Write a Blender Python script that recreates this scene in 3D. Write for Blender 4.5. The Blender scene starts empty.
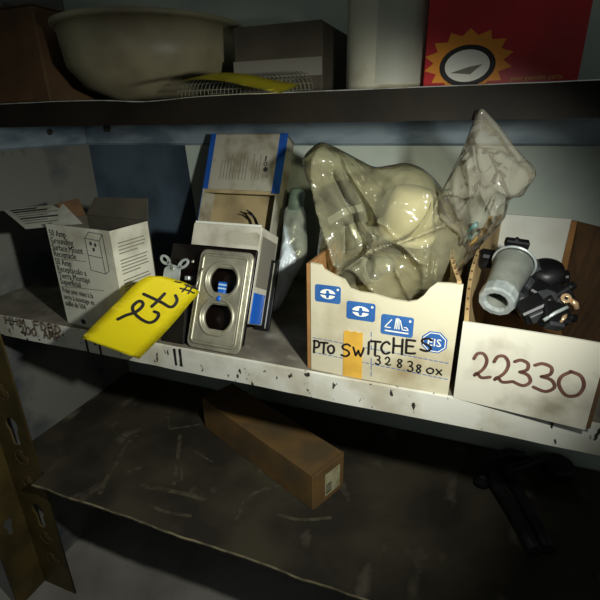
import bpy, bmesh, math, random
from mathutils import Vector, Matrix, noise
random.seed(7)
S = bpy.context.scene
COL = S.collection
V = Vector
PI = math.pi

# ------------------------------------------------------------------ camera
F_PX, PITCH, ROLL, YAW = 448.0, .3795, -.0169, .3688
CAM = V((0, -.46, .2904))
fw = V((-math.sin(YAW)*math.cos(PITCH), math.cos(YAW)*math.cos(PITCH), -math.sin(PITCH)))
r0 = V((math.cos(YAW), math.sin(YAW), 0)); u0 = r0.cross(fw)
rt = math.cos(ROLL)*r0 + math.sin(ROLL)*u0
up = -math.sin(ROLL)*r0 + math.cos(ROLL)*u0
cd = bpy.data.cameras.new('camera'); cd.sensor_width = 36; cd.lens = F_PX/600*36
cd.clip_start = .01; cd.clip_end = 50
cam = bpy.data.objects.new('camera', cd); COL.objects.link(cam)
cam.matrix_world = Matrix(((rt.x, up.x, -fw.x, CAM.x), (rt.y, up.y, -fw.y, CAM.y), (rt.z, up.z, -fw.z, CAM.z), (0, 0, 0, 1)))
S.camera = cam
S.view_settings.view_transform = 'Standard'; S.view_settings.look = 'None'
S.view_settings.gamma = 1; S.view_settings.exposure = 0

def ray(x, y): return fw + rt*((x-300)/F_PX) - up*((y-300)/F_PX)
def at(x, y, p, n):                 # sight line through a pixel meets a real plane of the place
    d = ray(x, y); p = V(p); n = V(n)
    return CAM + d*((p-CAM).dot(n)/d.dot(n))
def atX(x, y, v): return at(x, y, (v, 0, 0), (1, 0, 0))
def atY(x, y, v): return at(x, y, (0, v, 0), (0, 1, 0))
def atZ(x, y, v): return at(x, y, (0, 0, v), (0, 0, 1))
def frame(o, xa, za):               # frame with X along xa, Z near za, -Y looks at the viewer
    X = V(xa).normalized(); Y = V(za).cross(X).normalized(); Z = X.cross(Y).normalized()
    o = V(o)
    return Matrix(((X.x, Y.x, Z.x, o.x), (X.y, Y.y, Z.y, o.y), (X.z, Y.z, Z.z, o.z), (0, 0, 0, 1)))
def loc(M, x, y, off=0.0):          # pixel -> local (x, z) on the plane y = off of a frame
    n = M.to_3x3() @ V((0, 1, 0)); p = M @ V((0, off, 0))
    q = M.inverted() @ at(x, y, p, n)
    return (q.x, q.z)

# ------------------------------------------------------------------ materials
def lin(c):
    return tuple(((v/255)/12.92 if v/255 <= .04045 else ((v/255+.055)/1.055)**2.4) for v in c) + (1,)
MATS = {}
def mat(name, c, c2=None, scale=12, lo=.45, hi=.65, rough=.7, metal=0, bump=0, bscale=60, stretch=(1, 1, 1), c3=None, s3=90, lo3=.68, hi3=.72, st3=(1,1,1), spec=.4):
    m = bpy.data.materials.new(name); m.use_nodes = True
    nt = m.node_tree; N = nt.nodes; Lk = nt.links; b = N['Principled BSDF']
    b.inputs['Base Color'].default_value = lin(c); b.inputs['Roughness'].default_value = rough
    b.inputs['Metallic'].default_value = metal
    b.inputs['Specular IOR Level'].default_value = spec
    tc = N.new('ShaderNodeTexCoord')
    def noisefac(sc, lo, hi, st, det=6):
        mp = N.new('ShaderNodeMapping'); mp.inputs['Scale'].default_value = st
        Lk.new(tc.outputs['Object'], mp.inputs['Vector'])
        nz = N.new('ShaderNodeTexNoise'); nz.inputs['Scale'].default_value = sc; nz.inputs['Detail'].default_value = det
        Lk.new(mp.outputs[0], nz.inputs['Vector'])
        mr = N.new('ShaderNodeMapRange'); mr.inputs[1].default_value = lo; mr.inputs[2].default_value = hi
        Lk.new(nz.outputs['Fac'], mr.inputs[0]); return mr.outputs[0]
    cur = None
    if c2:
        mx = N.new('ShaderNodeMix'); mx.data_type = 'RGBA'
        mx.inputs[6].default_value = lin(c); mx.inputs[7].default_value = lin(c2)
        Lk.new(noisefac(scale, lo, hi, stretch), mx.inputs[0]); cur = mx.outputs[2]
    if c3:
        mx = N.new('ShaderNodeMix'); mx.data_type = 'RGBA'
        mx.inputs[6].default_value = lin(c); mx.inputs[7].default_value = lin(c3)
        if cur: Lk.new(cur, mx.inputs[6])
        Lk.new(noisefac(s3, lo3, hi3, st3), mx.inputs[0]); cur = mx.outputs[2]
    if cur: Lk.new(cur, b.inputs['Base Color'])
    if bump:
        nz = N.new('ShaderNodeTexNoise'); nz.inputs['Scale'].default_value = bscale; nz.inputs['Detail'].default_value = 5
        Lk.new(tc.outputs['Object'], nz.inputs['Vector'])
        bp = N.new('ShaderNodeBump'); bp.inputs['Strength'].default_value = bump; bp.inputs['Distance'].default_value = .004
        Lk.new(nz.outputs['Fac'], bp.inputs['Height']); Lk.new(bp.outputs[0], b.inputs['Normal'])
    MATS[name] = m; return m

def plastic(name, tint, film, alpha, rough=.14, bscale=28, bstr=.5):
    m = bpy.data.materials.new(name); m.use_nodes = True
    nt = m.node_tree; N = nt.nodes; Lk = nt.links; b = N['Principled BSDF']
    b.inputs['Base Color'].default_value = lin(film); b.inputs['Roughness'].default_value = rough
    b.inputs['Specular IOR Level'].default_value = .9
    tr = N.new('ShaderNodeBsdfTransparent'); tr.inputs[0].default_value = lin(tint)
    gl = N.new('ShaderNodeBsdfGlossy'); gl.inputs['Roughness'].default_value = rough
    mx = N.new('ShaderNodeMixShader'); mx.inputs[0].default_value = alpha
    Lk.new(tr.outputs[0], mx.inputs[1]); Lk.new(b.outputs[0], mx.inputs[2])
    lw = N.new('ShaderNodeLayerWeight'); lw.inputs[0].default_value = .12
    ad = N.new('ShaderNodeMixShader')
    Lk.new(lw.outputs['Fresnel'], ad.inputs[0]); Lk.new(mx.outputs[0], ad.inputs[1]); Lk.new(gl.outputs[0], ad.inputs[2])
    tc = N.new('ShaderNodeTexCoord')
    nz = N.new('ShaderNodeTexNoise'); nz.inputs['Scale'].default_value = bscale; nz.inputs['Detail'].default_value = 4
    nz.inputs['Distortion'].default_value = 1.2
    Lk.new(tc.outputs['Object'], nz.inputs['Vector'])
    nz.noise_type = 'RIDGED_MULTIFRACTAL'
    bp = N.new('ShaderNodeBump'); bp.inputs['Strength'].default_value = bstr; bp.inputs['Distance'].default_value = .004
    Lk.new(nz.outputs['Fac'], bp.inputs['Height'])
    for n in (b, gl, lw): Lk.new(bp.outputs[0], n.inputs['Normal'])
    Lk.new(ad.outputs[0], N['Material Output'].inputs['Surface'])
    MATS[name] = m; return m

mat('shelf_top', (128, 122, 108), (92, 86, 76), 14, .4, .65, .6, .15, .15, 40, c3=(150, 146, 132), s3=22, lo3=.58, hi3=.72)
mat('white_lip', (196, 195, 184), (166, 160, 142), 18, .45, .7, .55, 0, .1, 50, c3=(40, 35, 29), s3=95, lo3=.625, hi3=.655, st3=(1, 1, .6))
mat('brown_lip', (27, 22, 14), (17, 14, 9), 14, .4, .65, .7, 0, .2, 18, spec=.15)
mat('scraped_lit_edge', (232, 234, 224), (190, 188, 172), 60, .5, .6, .6)  # scraped pale edge, its colour brightened to stand for overhead light
mat('board_edge', (132, 122, 96), (84, 76, 58), 40, .4, .6, .8)
mat('scuff', (82, 76, 60), (58, 52, 40), 60, .38, .6, .8)
mat('dark_board', (64, 58, 44), (42, 37, 28), 9, .4, .62, .75, 0, .25, 30, c3=(108, 102, 86), s3=13, lo3=.60, hi3=.78, st3=(1.4, .8, 1))
mat('panel_blue', (186, 194, 180), (164, 176, 168), 7, .4, .65, .5, 0, .06, 12)
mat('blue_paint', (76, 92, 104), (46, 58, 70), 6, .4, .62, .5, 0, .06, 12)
mat('rail_paint', (146, 160, 168), (102, 118, 130), 10, .42, .62, .4, .2, .1, 16, stretch=(1, 1, 3))
mat('side_paint', (112, 112, 104), (66, 70, 76), 7, .5, .66, .6, 0, .1, 20, c3=(30, 34, 44), s3=14, lo3=.64, hi3=.72)
mat('post_paint', (84, 71, 36), (60, 51, 27), 12, .42, .65, .5, .1, .1, 40)
mat('post_hole', (14, 12, 9))
mat('concrete', (150, 146, 138), (120, 116, 108), 6, .4, .65, .9, 0, .2, 30)
mat('white_card', (214, 216, 206), (200, 200, 188), 16, .48, .7, .75, 0, .06, 40)
mat('white_card_dirty', (194, 190, 174), (136, 130, 112), 17, .5, .74, .75, 0, .06, 40)
mat('grey_white_card', (198, 197, 182), (160, 156, 138), 18, .46, .68, .75, 0, .06, 40)
mat('cream_card', (186, 179, 154), (140, 126, 94), 14, .48, .76, .75, 0, .06, 40)
mat('kraft', (150, 108, 62), (124, 88, 50), 22, .4, .65, .85, 0, .1, 60)
mat('kraft_pale', (176, 150, 104), (146, 120, 80), 26, .4, .65, .85, 0, .1, 60, stretch=(1, 1, .3))
mat('kraft_dark', (94, 68, 42), (74, 54, 34), 18, .4, .65, .85)
mat('kraft_box', (112, 84, 44), (84, 68, 44), 12, .42, .66, .8, 0, .08, 40)
mat('grey_inside', (74, 70, 58), (54, 52, 44), 14, .4, .65, .85)
mat('tan_inside', (170, 152, 112), (140, 124, 90), 18, .45, .65, .85)
mat('grey_carton', (168, 164, 146), (128, 118, 96), 22, .47, .66, .75)
mat('carton_blue', (30, 84, 168), (24, 70, 146), 20, rough=.55)
mat('print_ink', (44, 44, 42), rough=.8)
mat('print_and_shade_grey', (118, 114, 102), rough=.8)
mat('marker', (22, 18, 18), rough=.6)
mat('brown_marker', (84, 52, 44), (104, 72, 60), 60, rough=.7)
mat('rust_marker', (96, 66, 40), (70, 50, 34), 60, rough=.7)
mat('logo_blue', (34, 82, 144), (48, 94, 150), 40, rough=.65)
mat('logo_white', (222, 220, 206), rough=.7)
mat('tape', (206, 160, 62), (190, 146, 58), 40, rough=.5)
mat('tag_yellow', (255, 240, 30), (252, 232, 26), 12, rough=.6)
mat('tag_yellow_dull', (206, 190, 24), rough=.6)
mat('black_plate', (17, 10, 8), (11, 7, 6), 8, rough=.25, spec=.3)
mat('black_plastic', (15, 15, 16), (28, 28, 30), 30, .5, .6, rough=.42, spec=.35)
mat('grey_plastic', (62, 64, 66), (48, 50, 52), 30, rough=.5)
mat('steel', (176, 172, 152), (146, 142, 124), 40, .4, .65, rough=.38, metal=.55, bump=.05, bscale=90, spec=.6)
mat('steel_bright', (200, 198, 180), rough=.3, metal=.5, spec=.7)
mat('zinc', (158, 162, 152), (128, 132, 124), 30, .4, .65, rough=.34, metal=.4, spec=.7)
mat('zinc_bright', (196, 204, 202), (160, 168, 166), 60, .4, .65, rough=.3, metal=.4, spec=.8)
mat('brass', (226, 190, 146), rough=.25, metal=.6)
mat('screw_blue', (28, 96, 196), rough=.35)
mat('stripe_pale', (170, 206, 232), rough=.4)
mat('pale_wrap', (226, 236, 240), (196, 210, 218), 20, .42, .62, rough=.25, bump=.6, bscale=40, spec=.8)
mat('pale_cap', (150, 174, 172), rough=.4)
mat('black_iron', (16, 16, 17), (24, 24, 24), 30, rough=.55)
mat('iron_worn', (70, 66, 56), rough=.45, metal=.5)
mat('teal', (18, 112, 118), rough=.35)
mat('yellow_wire', (204, 158, 40), rough=.4)
mat('pale_item', (204, 198, 174), (186, 178, 150), 20, rough=.6)
mat('red_box', (186, 28, 34), (160, 22, 28), 14, rough=.4)
mat('orange_print', (226, 142, 34), rough=.5)
mat('can_white', (196, 192, 170), (150, 142, 112), 16, .46, .64, rough=.5)
mat('can_label', (222, 222, 206), rough=.5)
mat('bowl_pale', (150, 142, 112), (120, 112, 88), 10, rough=.45)
mat('dim_carton', (76, 68, 54), (58, 52, 42), 12, rough=.8)
mat('mesh_grey', (150, 148, 130), rough=.5)
mat('label_pale', (176, 170, 134), (150, 140, 104), 60, rough=.6)
plastic('yellow_film', (240, 237, 218), (166, 162, 132), .32, .17, 15, 1.0)
plastic('clear_film', (246, 244, 238), (186, 180, 164), .16, .13, 22, .7)

# ------------------------------------------------------------------ mesh builder
class MB:
    def __init__(s): s.bm = bmesh.new(); s.mats = []
    def mi(s, m):
        if m not in s.mats: s.mats.append(m)
        return s.mats.index(m)
    def add(s, b2, m, M=None):
        i = s.mi(m); mp = {}
        for v in b2.verts: mp[v] = s.bm.verts.new(M @ v.co if M else v.co)
        for f in b2.faces:
            try:
                g = s.bm.faces.new([mp[v] for v in f.verts]); g.material_index = i; g.smooth = f.smooth
            except ValueError: pass
        b2.free(); return s
    def box(s, x0, x1, y0, y1, z0, z1, m, bev=0, M=None, seg=1):
        b = bmesh.new(); bmesh.ops.create_cube(b, size=1)
        for v in b.verts: v.co = V(((x0+x1)/2+v.co.x*(x1-x0), (y0+y1)/2+v.co.y*(y1-y0), (z0+z1)/2+v.co.z*(z1-z0)))
        if bev: bmesh.ops.bevel(b, geom=b.edges[:], offset=bev, segments=seg, affect='EDGES', profile=.5)
        return s.add(b, m, M)
    def prism(s, pts, y0, y1, m, M=None, bev=0):      # polygon in local XZ pulled along Y
        b = bmesh.new()
        a = [b.verts.new((p[0], y0, p[1])) for p in pts]; c = [b.verts.new((p[0], y1, p[1])) for p in pts]
        n = len(pts); b.faces.new(a); b.faces.new(c[::-1])
        for i in range(n): b.faces.new((a[i], c[i], c[(i+1) % n], a[(i+1) % n]))
        if bev: bmesh.ops.bevel(b, geom=b.edges[:], offset=bev, segments=1, affect='EDGES')
        bmesh.ops.recalc_face_normals(b, faces=b.faces); return s.add(b, m, M)
    def sheet(s, pts, th, m, m2=None):                # planar 3-D polygon with thickness
        pts = [V(p) for p in pts]; n = (pts[1]-pts[0]).cross(pts[-1]-pts[0]).normalized()*th
        b = bmesh.new(); a = [b.verts.new(p) for p in pts]; c = [b.verts.new(p+n) for p in pts]; k = len(pts)
        b.faces.new(a); b.faces.new(c[::-1])
        for i in range(k): b.faces.new((a[i], c[i], c[(i+1) % k], a[(i+1) % k]))
        bmesh.ops.recalc_face_normals(b, faces=b.faces)
        s.add(b, m); return s
    def tube(s, path, r, m, n=10, M=None, closed=False):
        path = [V(p) for p in path]; b = bmesh.new(); rings = []; k = len(path)
        rr = r if isinstance(r, (list, tuple)) else [r]*k
        pn = None
        for i, p in enumerate(path):
            if closed: d = path[(i+1) % k]-path[i-1]
            else: d = path[min(i+1, k-1)]-path[max(i-1, 0)]
            d.normalize()
            if pn is None: pn = d.orthogonal().normalized()
            pn = (pn-d*pn.dot(d)).normalized(); q = d.cross(pn)
            rings.append([b.verts.new(p+(pn*math.cos(2*PI*j/n)+q*math.sin(2*PI*j/n))*rr[i]) for j in range(n)])
        for i in range(k if closed else k-1):
            A, B = rings[i], rings[(i+1) % k]
            for j in range(n):
                f = b.faces.new((A[j], A[(j+1) % n], B[(j+1) % n], B[j])); f.smooth = True
        if not closed: b.faces.new(rings[0][::-1]); b.faces.new(rings[-1])
        bmesh.ops.recalc_face_normals(b, faces=b.faces); return s.add(b, m, M)
    def lathe(s, prof, m, M=None, n=32, smooth=True):
        b = bmesh.new(); rings = []
        for r, h in prof:
            if r < 1e-6: rings.append([b.verts.new((0, 0, h))])
            else: rings.append([b.verts.new((r*math.cos(2*PI*j/n), r*math.sin(2*PI*j/n), h)) for j in range(n)])
        for A, B in zip(rings, rings[1:]):
            for j in range(n):
                a = [A[j % len(A)], A[(j+1) % len(A)], B[(j+1) % len(B)], B[j % len(B)]]
                u = []
                for v in a:
                    if v not in u: u.append(v)
                if len(u) > 2:
                    f = b.faces.new(u); f.smooth = smooth
        bmesh.ops.recalc_face_normals(b, faces=b.faces); return s.add(b, m, M)
    def from_curve(s, cu, m, M=None):
        o = bpy.data.objects.new('tmp', cu); COL.objects.link(o)
        me = o.to_mesh(); b = bmesh.new(); b.from_mesh(me); o.to_mesh_clear()
        bpy.data.objects.remove(o); bpy.data.curves.remove(cu)
        return s.add(b, m, M)
    def outline(s, loops, half, bev, m, M=None):      # flat plate with holes, in local XZ
        cu = bpy.data.curves.new('tmp', 'CURVE'); cu.dimensions = '2D'; cu.fill_mode = 'BOTH'
        cu.extrude = half; cu.bevel_depth = bev; cu.bevel_resolution = 2
        for l in loops:
            sp = cu.splines.new('POLY'); sp.points.add(len(l)-1); sp.use_cyclic_u = True
            for p, q in zip(sp.points, l): p.co = (q[0], q[1], 0, 1)
        T = Matrix.Rotation(PI/2, 4, 'X')
        return s.from_curve(cu, m, (M @ T) if M else T)
    def text(s, body, size, m, M, align='LEFT', shear=0, sx=1):   # lettering; M places its XY plane
        cu = bpy.data.curves.new('tmp', 'FONT'); cu.body = body; cu.size = size; cu.align_x = align
        cu.resolution_u = 2; cu.extrude = .0001; cu.shear = shear
        return s.from_curve(cu, m, M @ Matrix.Diagonal((sx, 1, 1, 1)))
    def stroke(s, pts, w, m, nrm, off=.0005):         # pen line lying on a surface (3-D points)
        nrm = V(nrm).normalized(); i = s.mi(m)
        pts = [V(p)+nrm*off for p in pts]
        sm = []
        for a in range(len(pts)-1):
            p0, p1, p2, p3 = pts[max(a-1, 0)], pts[a], pts[a+1], pts[min(a+2, len(pts)-1)]
            for k in range(4):
                t = k/4
                sm.append(.5*((2*p1)+(p2-p0)*t+(2*p0-5*p1+4*p2-p3)*t*t+(3*p1-p0-3*p2+p3)*t**3))
        sm.append(pts[-1]); L_, R_ = [], []
        for k, p in enumerate(sm):
            d = sm[min(k+1, len(sm)-1)]-sm[max(k-1, 0)]
            if d.length < 1e-9: d = V((1, 0, 0))
            sd = nrm.cross(d).normalized()*w/2
            L_.append(s.bm.verts.new(p+sd)); R_.append(s.bm.verts.new(p-sd))
        for k in range(len(sm)-1):
            f = s.bm.faces.new((L_[k], R_[k], R_[k+1], L_[k+1])); f.material_index = i
        for p in (sm[0], sm[-1]):
            a = nrm.orthogonal().normalized(); c = nrm.cross(a)
            f = s.bm.faces.new([s.bm.verts.new(p-nrm*.00015+(a*math.cos(2*PI*j/8)+c*math.sin(2*PI*j/8))*w/2) for j in range(8)]); f.material_index = i
        return s
    def build(s, name, parent=None, M=None, smooth=None):
        me = bpy.data.meshes.new(name); s.bm.to_mesh(me); s.bm.free()
        for m in s.mats: me.materials.append(MATS[m])
        o = bpy.data.objects.new(name, me); COL.objects.link(o)
        if parent: o.parent = parent
        elif M: o.matrix_world = M
        return o

def tag(o, label, cat, group=None):
    o['label'] = label; o['category'] = cat
    if group: o['group'] = group
    return o
def thing(name, label, cat, M, group=None):
    o = bpy.data.objects.new(name, None); COL.objects.link(o); o.empty_display_size = .02
    o.matrix_world = M; return tag(o, label, cat, group)
def T(x, y, z): return Matrix.Translation((x, y, z))
FACE = Matrix.Rotation(PI/2, 4, 'X')                 # lettering on a face that looks along -Y
def rrect(x0, x1, z0, z1, r, n=6):
    out = []
    for cx, cz, a0 in ((x1-r, z1-r, 0), (x0+r, z1-r, 90), (x0+r, z0+r, 180), (x1-r, z0+r, 270)):
        for k in range(n+1):
            a = math.radians(a0+90*k/n); out.append((cx+r*math.cos(a), cz+r*math.sin(a)))
    return out
def ell(cx, cz, rx, rz, n=28, a0=0): return [(cx+rx*math.cos(2*PI*k/n+a0), cz+rz*math.sin(2*PI*k/n+a0)) for k in range(n)]

GL = {  # pen glyphs in a unit cell, y up
 'P': [[(.1, 0), (.12, .5), (.15, 1)], [(.0, .95), (.6, 1), (.9, .78), (.7, .5), (.15, .42)]],
 'T': [[(.0, .95), (.5, .98), (1, 1)], [(.5, .97), (.48, .5), (.45, 0)]],
 'O': [[(.5, 1), (.1, .8), (.0, .4), (.3, .02), (.75, .1), (.95, .5), (.8, .9), (.45, 1)]],
 '0': [[(.5, 1), (.12, .75), (.02, .4), (.3, .02), (.75, .1), (.98, .5), (.85, .88), (.45, 1)]],
 'S': [[(.95, .9), (.6, 1), (.15, .85), (.2, .6), (.7, .48), (.85, .25), (.5, .02), (.0, .08)]],
 'W': [[(.0, .95), (.15, .45), (.25, .03)], [(.25, .03), (.4, .4), (.5, .65)], [(.5, .65), (.6, .3), (.72, .03)], [(.72, .03), (.88, .5), (1, 1)]],
 'I': [[(.5, 1), (.48, .5), (.42, 0)]],
 'C': [[(1, .85), (.7, 1), (.25, .8), (.03, .4), (.3, .05), (.7, .02), (1, .15)]],
 'H': [[(.1, 1), (.1, .5), (.05, 0)], [(.95, 1), (.92, .5), (.9, 0)], [(.08, .5), (.5, .52), (.93, .55)]],
 'E': [[(.1, 1), (.08, .5), (.05, 0)], [(.1, .97), (.5, 1), (1, 1)], [(.08, .52), (.45, .55), (.8, .56)], [(.05, .02), (.5, .02), (1, .08)]],
 '2': [[(.05, .75), (.25, .97), (.6, 1), (.8, .75), (.6, .4), (.1, .1)], [(.1, .1), (.25, .2), (.5, .05), (1, .12)]],
 '3': [[(.05, .9), (.4, 1), (.8, .9), (.75, .65), (.35, .52)], [(.35, .52), (.8, .45), (.95, .2), (.55, .0), (.0, .1)]],
 '8': [[(.8, .9), (.4, 1), (.15, .8), (.4, .55), (.8, .3), (.6, .02), (.2, .05), (.15, .3), (.5, .55), (.85, .8), (.75, .95)]],
 'X': [[(.0, .95), (.5, .5), (1, .05)], [(.95, .95), (.5, .5), (.05, 0)]],
 'F': [[(.1, 1), (.1, .5), (.08, 0)], [(.1, .97), (.5, 1), (1, 1)], [(.08, .52), (.45, .55), (.8, .56)]],
 'D': [[(.1, 1), (.1, .5), (.08, 0)], [(.05, .98), (.6, .9), (.95, .5), (.6, .1), (.08, .0)]],
 'B': [[(.1, 1), (.1, .5), (.08, 0)], [(.05, .98), (.7, .95), (.75, .65), (.1, .53)], [(.1, .53), (.85, .45), (.9, .12), (.08, .0)]],
 'M': [[(.0, 0), (.1, .5), (.15, 1)], [(.15, 1), (.35, .6), (.5, .35)], [(.5, .35), (.7, .7), (.85, 1)], [(.85, 1), (.95, .5), (1, 0)]],
 'A': [[(.0, 0), (.25, .5), (.5, 1)], [(.5, 1), (.75, .5), (1, 0)], [(.2, .38), (.5, .4), (.8, .38)]],
}
def glyph(mb, ch, box, w, m, M, off=0, eps=.0006):
    """pen letter whose four corners (tl, tr, bl in pixels) fall on the face y=off of frame M"""
    (ax, ay), (bx, by), (cx, cy) = box
    n = M.to_3x3() @ V((0, -1, 0)); iM = M.inverted()
    for st in GL[ch]:
        pts = []
        for gx, gy in st:
            px = ax+(bx-ax)*gx+(cx-ax)*(1-gy); py = ay+(by-ay)*gx+(cy-ay)*(1-gy)
            q = loc(M, px, py, off); pts.append(V((q[0], off, q[1])))
        mb.stroke(pts, w, m, (0, -1, 0), eps)

# ------------------------------------------------------------------ dimensions of the shelving
XL, XR = -.795, .50
DEP = .34
ZU, ZB = .316, -.315
# =================================================================== the shelving unit (setting)
unit = thing('shelving_unit', 'white painted metal shelving unit whose three shelves carry all the boxes', 'shelving', T(-.15, .15, -.64))
unit['kind'] = 'structure'
off = T(.15, -.15, .64)
def U(name, mb):
    for v in mb.bm.verts: v.co = off @ v.co
    return mb.build(name, unit)
# middle shelf
m = MB(); m.box(XL, XR, .0, DEP, -.004, 0, 'shelf_top'); mid = U('shelf', m)
def lip_mesh(y, ztop, h, mt, seed, edge=None, sag=0, tilt=0):
    m = MB(); n = 120; b = bmesh.new(); rows = []
    for i in range(n+1):
        x = XL+(XR-XL)*i/n
        w = noise.noise(V((x*9, seed, 0)))*.0012 + noise.noise(V((x*31, seed, 5)))*.0006
        d = sag*math.exp(-((x+.36)/.05)**2)
        rows.append([b.verts.new((x, y, ztop+w*.5-d)), b.verts.new((x, y-.0035, ztop-.001+w*.5-d)), b.verts.new((x, y-.004+tilt*.5+w*.3, ztop-h*.5)), b.verts.new((x, y-.004+tilt+w*.3, ztop-h+w)), b.verts.new((x, y+.010+tilt, ztop-h+w+.001)), b.verts.new((x, y+.0, ztop-h+.003))])
    for A, B in zip(rows, rows[1:]):
        for j in range(5): b.faces.new((A[j], B[j], B[j+1], A[j+1]))
    bmesh.ops.recalc_face_normals(b, faces=b.faces)
    m.add(b, mt)
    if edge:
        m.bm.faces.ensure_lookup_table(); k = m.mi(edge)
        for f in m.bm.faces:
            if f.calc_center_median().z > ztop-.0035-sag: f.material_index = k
    return m
m = lip_mesh(0, 0, .036, 'white_lip', 1.3)
# slot pairs punched through the lip, hand lettering and old scuffs on its face
LM = frame((0, -.0042, 0), (1, 0, 0), (0, 0, 1))
for px, py in ((87, 345), (100.5, 350), (175.5, 357), (181, 358)):
    q = loc(LM, px, py); m.box(q[0]-.0013, q[0]+.0013, -.0052, -.0005, q[1]-.013, q[1]+.013, 'post_hole')
def write(mb, txt, x0, y0, x1, y1, hx, hy, w, mt, M, off=0, gap=.25):
    n = len(txt); ux = (x1-x0)/n; uy = (y1-y0)/n
    for i, ch in enumerate(txt):
        if ch == ' ': continue
        ax, ay = x0+ux*i, y0+uy*i
        glyph(mb, ch, ((ax, ay), (ax+ux*(1-gap), ay+uy*(1-gap)), (ax+hx, ay+hy)), w, mt, M, off)
write(m, 'HHM FDBD', 5, 315.5, 62, 326, 1.5, 8, .0020, 'rust_marker', Matrix.Identity(4), -.0056)
write(m, '200 AMP', 20, 325.5, 61, 334, 1.5, 7.5, .0020, 'rust_marker', Matrix.Identity(4), -.0056)
lip = U('shelf_lip', m)
# upper and lower shelves
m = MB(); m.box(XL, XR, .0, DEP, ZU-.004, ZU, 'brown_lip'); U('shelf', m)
U('shelf_lip', lip_mesh(0, ZU+.002, .029, 'brown_lip', 4.1, 'scraped_lit_edge', .0035, .004))
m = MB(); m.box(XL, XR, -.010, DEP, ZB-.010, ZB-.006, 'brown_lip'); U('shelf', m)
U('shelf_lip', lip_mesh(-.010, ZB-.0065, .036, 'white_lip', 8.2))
# panels
m = MB()
m.box(XL-.012, XR, DEP, DEP+.003, -.64, .66, 'panel_blue')
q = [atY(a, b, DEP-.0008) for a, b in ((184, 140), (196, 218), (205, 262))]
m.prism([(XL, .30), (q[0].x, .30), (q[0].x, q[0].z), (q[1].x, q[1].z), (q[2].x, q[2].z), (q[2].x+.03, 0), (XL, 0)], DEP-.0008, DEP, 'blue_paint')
m.box(atY(514, 150, DEP).x, atY(514, 150, DEP).x+.0012, DEP-.0005, DEP, 0, .25, 'rail_paint')
U('back_panel', m)
m = MB(); m.box(XL-.004, XL, -.02, DEP, -.64, .66, 'side_paint'); U('side_panel', m)
# stiffening rails under the upper shelf, back and left
m = MB(); m.prism([(0, 0), (0, .045), (-.012, .045), (-.008, .004), (-.003, 0)], 0, XR-XL-.004, 'rail_paint', Matrix(((0, 1, 0, XL+.002), (1, 0, 0, DEP-.001), (0, 0, 1, .250), (0, 0, 0, 1))))
U('back_rail', m)
m = MB(); m.prism([(0, 0), (0, .045), (.012, .045), (.008, .004), (.003, 0)], 0, DEP-.02, 'rail_paint', T(XL, .005, .250)); U('side_rail', m)
m = MB()
p = atX(50, 132, XL+.012); m.lathe([(0, .006), (.006, .005), (.007, 0)], 'iron_worn', Matrix(((0, 0, 1, p.x-.004), (1, 0, 0, p.y), (0, 1, 0, p.z), (0, 0, 0, 1))), 6, False); U('bolt', m)
m = MB()
p = atY(107, 128, DEP-.013); m.lathe([(0, .005), (.008, .004), (.009, 0)], 'iron_worn', Matrix(((1, 0, 0, p.x), (0, 0, -1, p.y+.001), (0, 1, 0, p.z), (0, 0, 0, 1))), 6, False); U('bolt', m)
# perforated angle post at the left front
PX0, PX1 = -.784, -.696
PF = frame((0, -.0215, 0), (1, 0, 0), (0, 0, 1))
def keyhole(cx, cz, s=1):
    a = [(cx+.0105*s*math.cos(math.radians(t)), cz+.0115*s*math.sin(math.radians(t))) for t in range(-50, 231, 20)]
    return a+[(cx-.006*s, cz-.030*s), (cx, cz-.033*s), (cx+.006*s, cz-.030*s)]
loops = [[(PX0, -.64), (PX1, -.64), (PX1, .66), (PX0, .66)]]
kz = [loc(PF, 3, 392)[1], loc(PF, 13, 428)[1], loc(PF, 43, 514)[1]]
step = .0
xs = (PX0+PX1)/2+.006
z1 = loc(PF, 12, 425)[1]; z2 = loc(PF, 42, 512)[1]; period = z1-z2
rounds = []
for k in range(-6, 3):
    zz = z1+k*period
    if -.60 < zz < .62:
        loops.append(keyhole(xs, zz, 1.45))
    for fr in (.36, .66):
        if -.60 < zz-period*fr < .62: rounds.append(zz-period*fr)
m = MB(); m.outline(loops, .0013, .0004, 'post_paint', T(0, -.020, 0))
for rz in rounds:
    pts = [(xs+.016*math.cos(a*PI/9), -.0213, rz+.016*math.sin(a*PI/9)) for a in range(3, 20)]
    m.tube(pts, .0016, 'kraft_dark', 6)  # dark arc painted as the crescent shadow round each knockout
    m.lathe([(0, .0018), (.012, .0012), (.014, 0)], 'post_paint', Matrix(((1, 0, 0, xs), (0, 0, -1, -.0213), (0, 1, 0, rz), (0, 0, 0, 1))), 16)
fl = [[(-.085, -.64), (-.0215, -.64), (-.0215, .66), (-.085, .66)]]
for k in range(-6, 3):
    zz = z1+k*period-.02
    if -.58 < zz < .6: fl.append(keyhole(-.053, zz, .9))
m.outline(fl, .0013, .0004, 'post_paint', T(PX0, 0, 0) @ Matrix.Rotation(PI/2, 4, 'Z'))
U('post', m)
m = MB(); b2 = bmesh.new(); n_ = 90; X0b = -.690; rows = []
for i in range(n_+1):
    x = X0b+(XR-.005-X0b)*i/n_; e = -.045+noise.noise(V((x*14, 2.2, 0)))*.004+noise.noise(V((x*45, 7.2, 0)))*.0015
    rows.append([b2.verts.new((x, DEP-.004, ZB)), b2.verts.new((x, e+.002, ZB)), b2.verts.new((x, e, ZB-.0015)), b2.verts.new((x, e+.001, ZB-.005)), b2.verts.new((x, DEP-.004, ZB-.005))])
for A_, B_ in zip(rows, rows[1:]):
    for j in range(4): b2.faces.new((A_[j], A_[j+1], B_[j+1], B_[j]))
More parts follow.
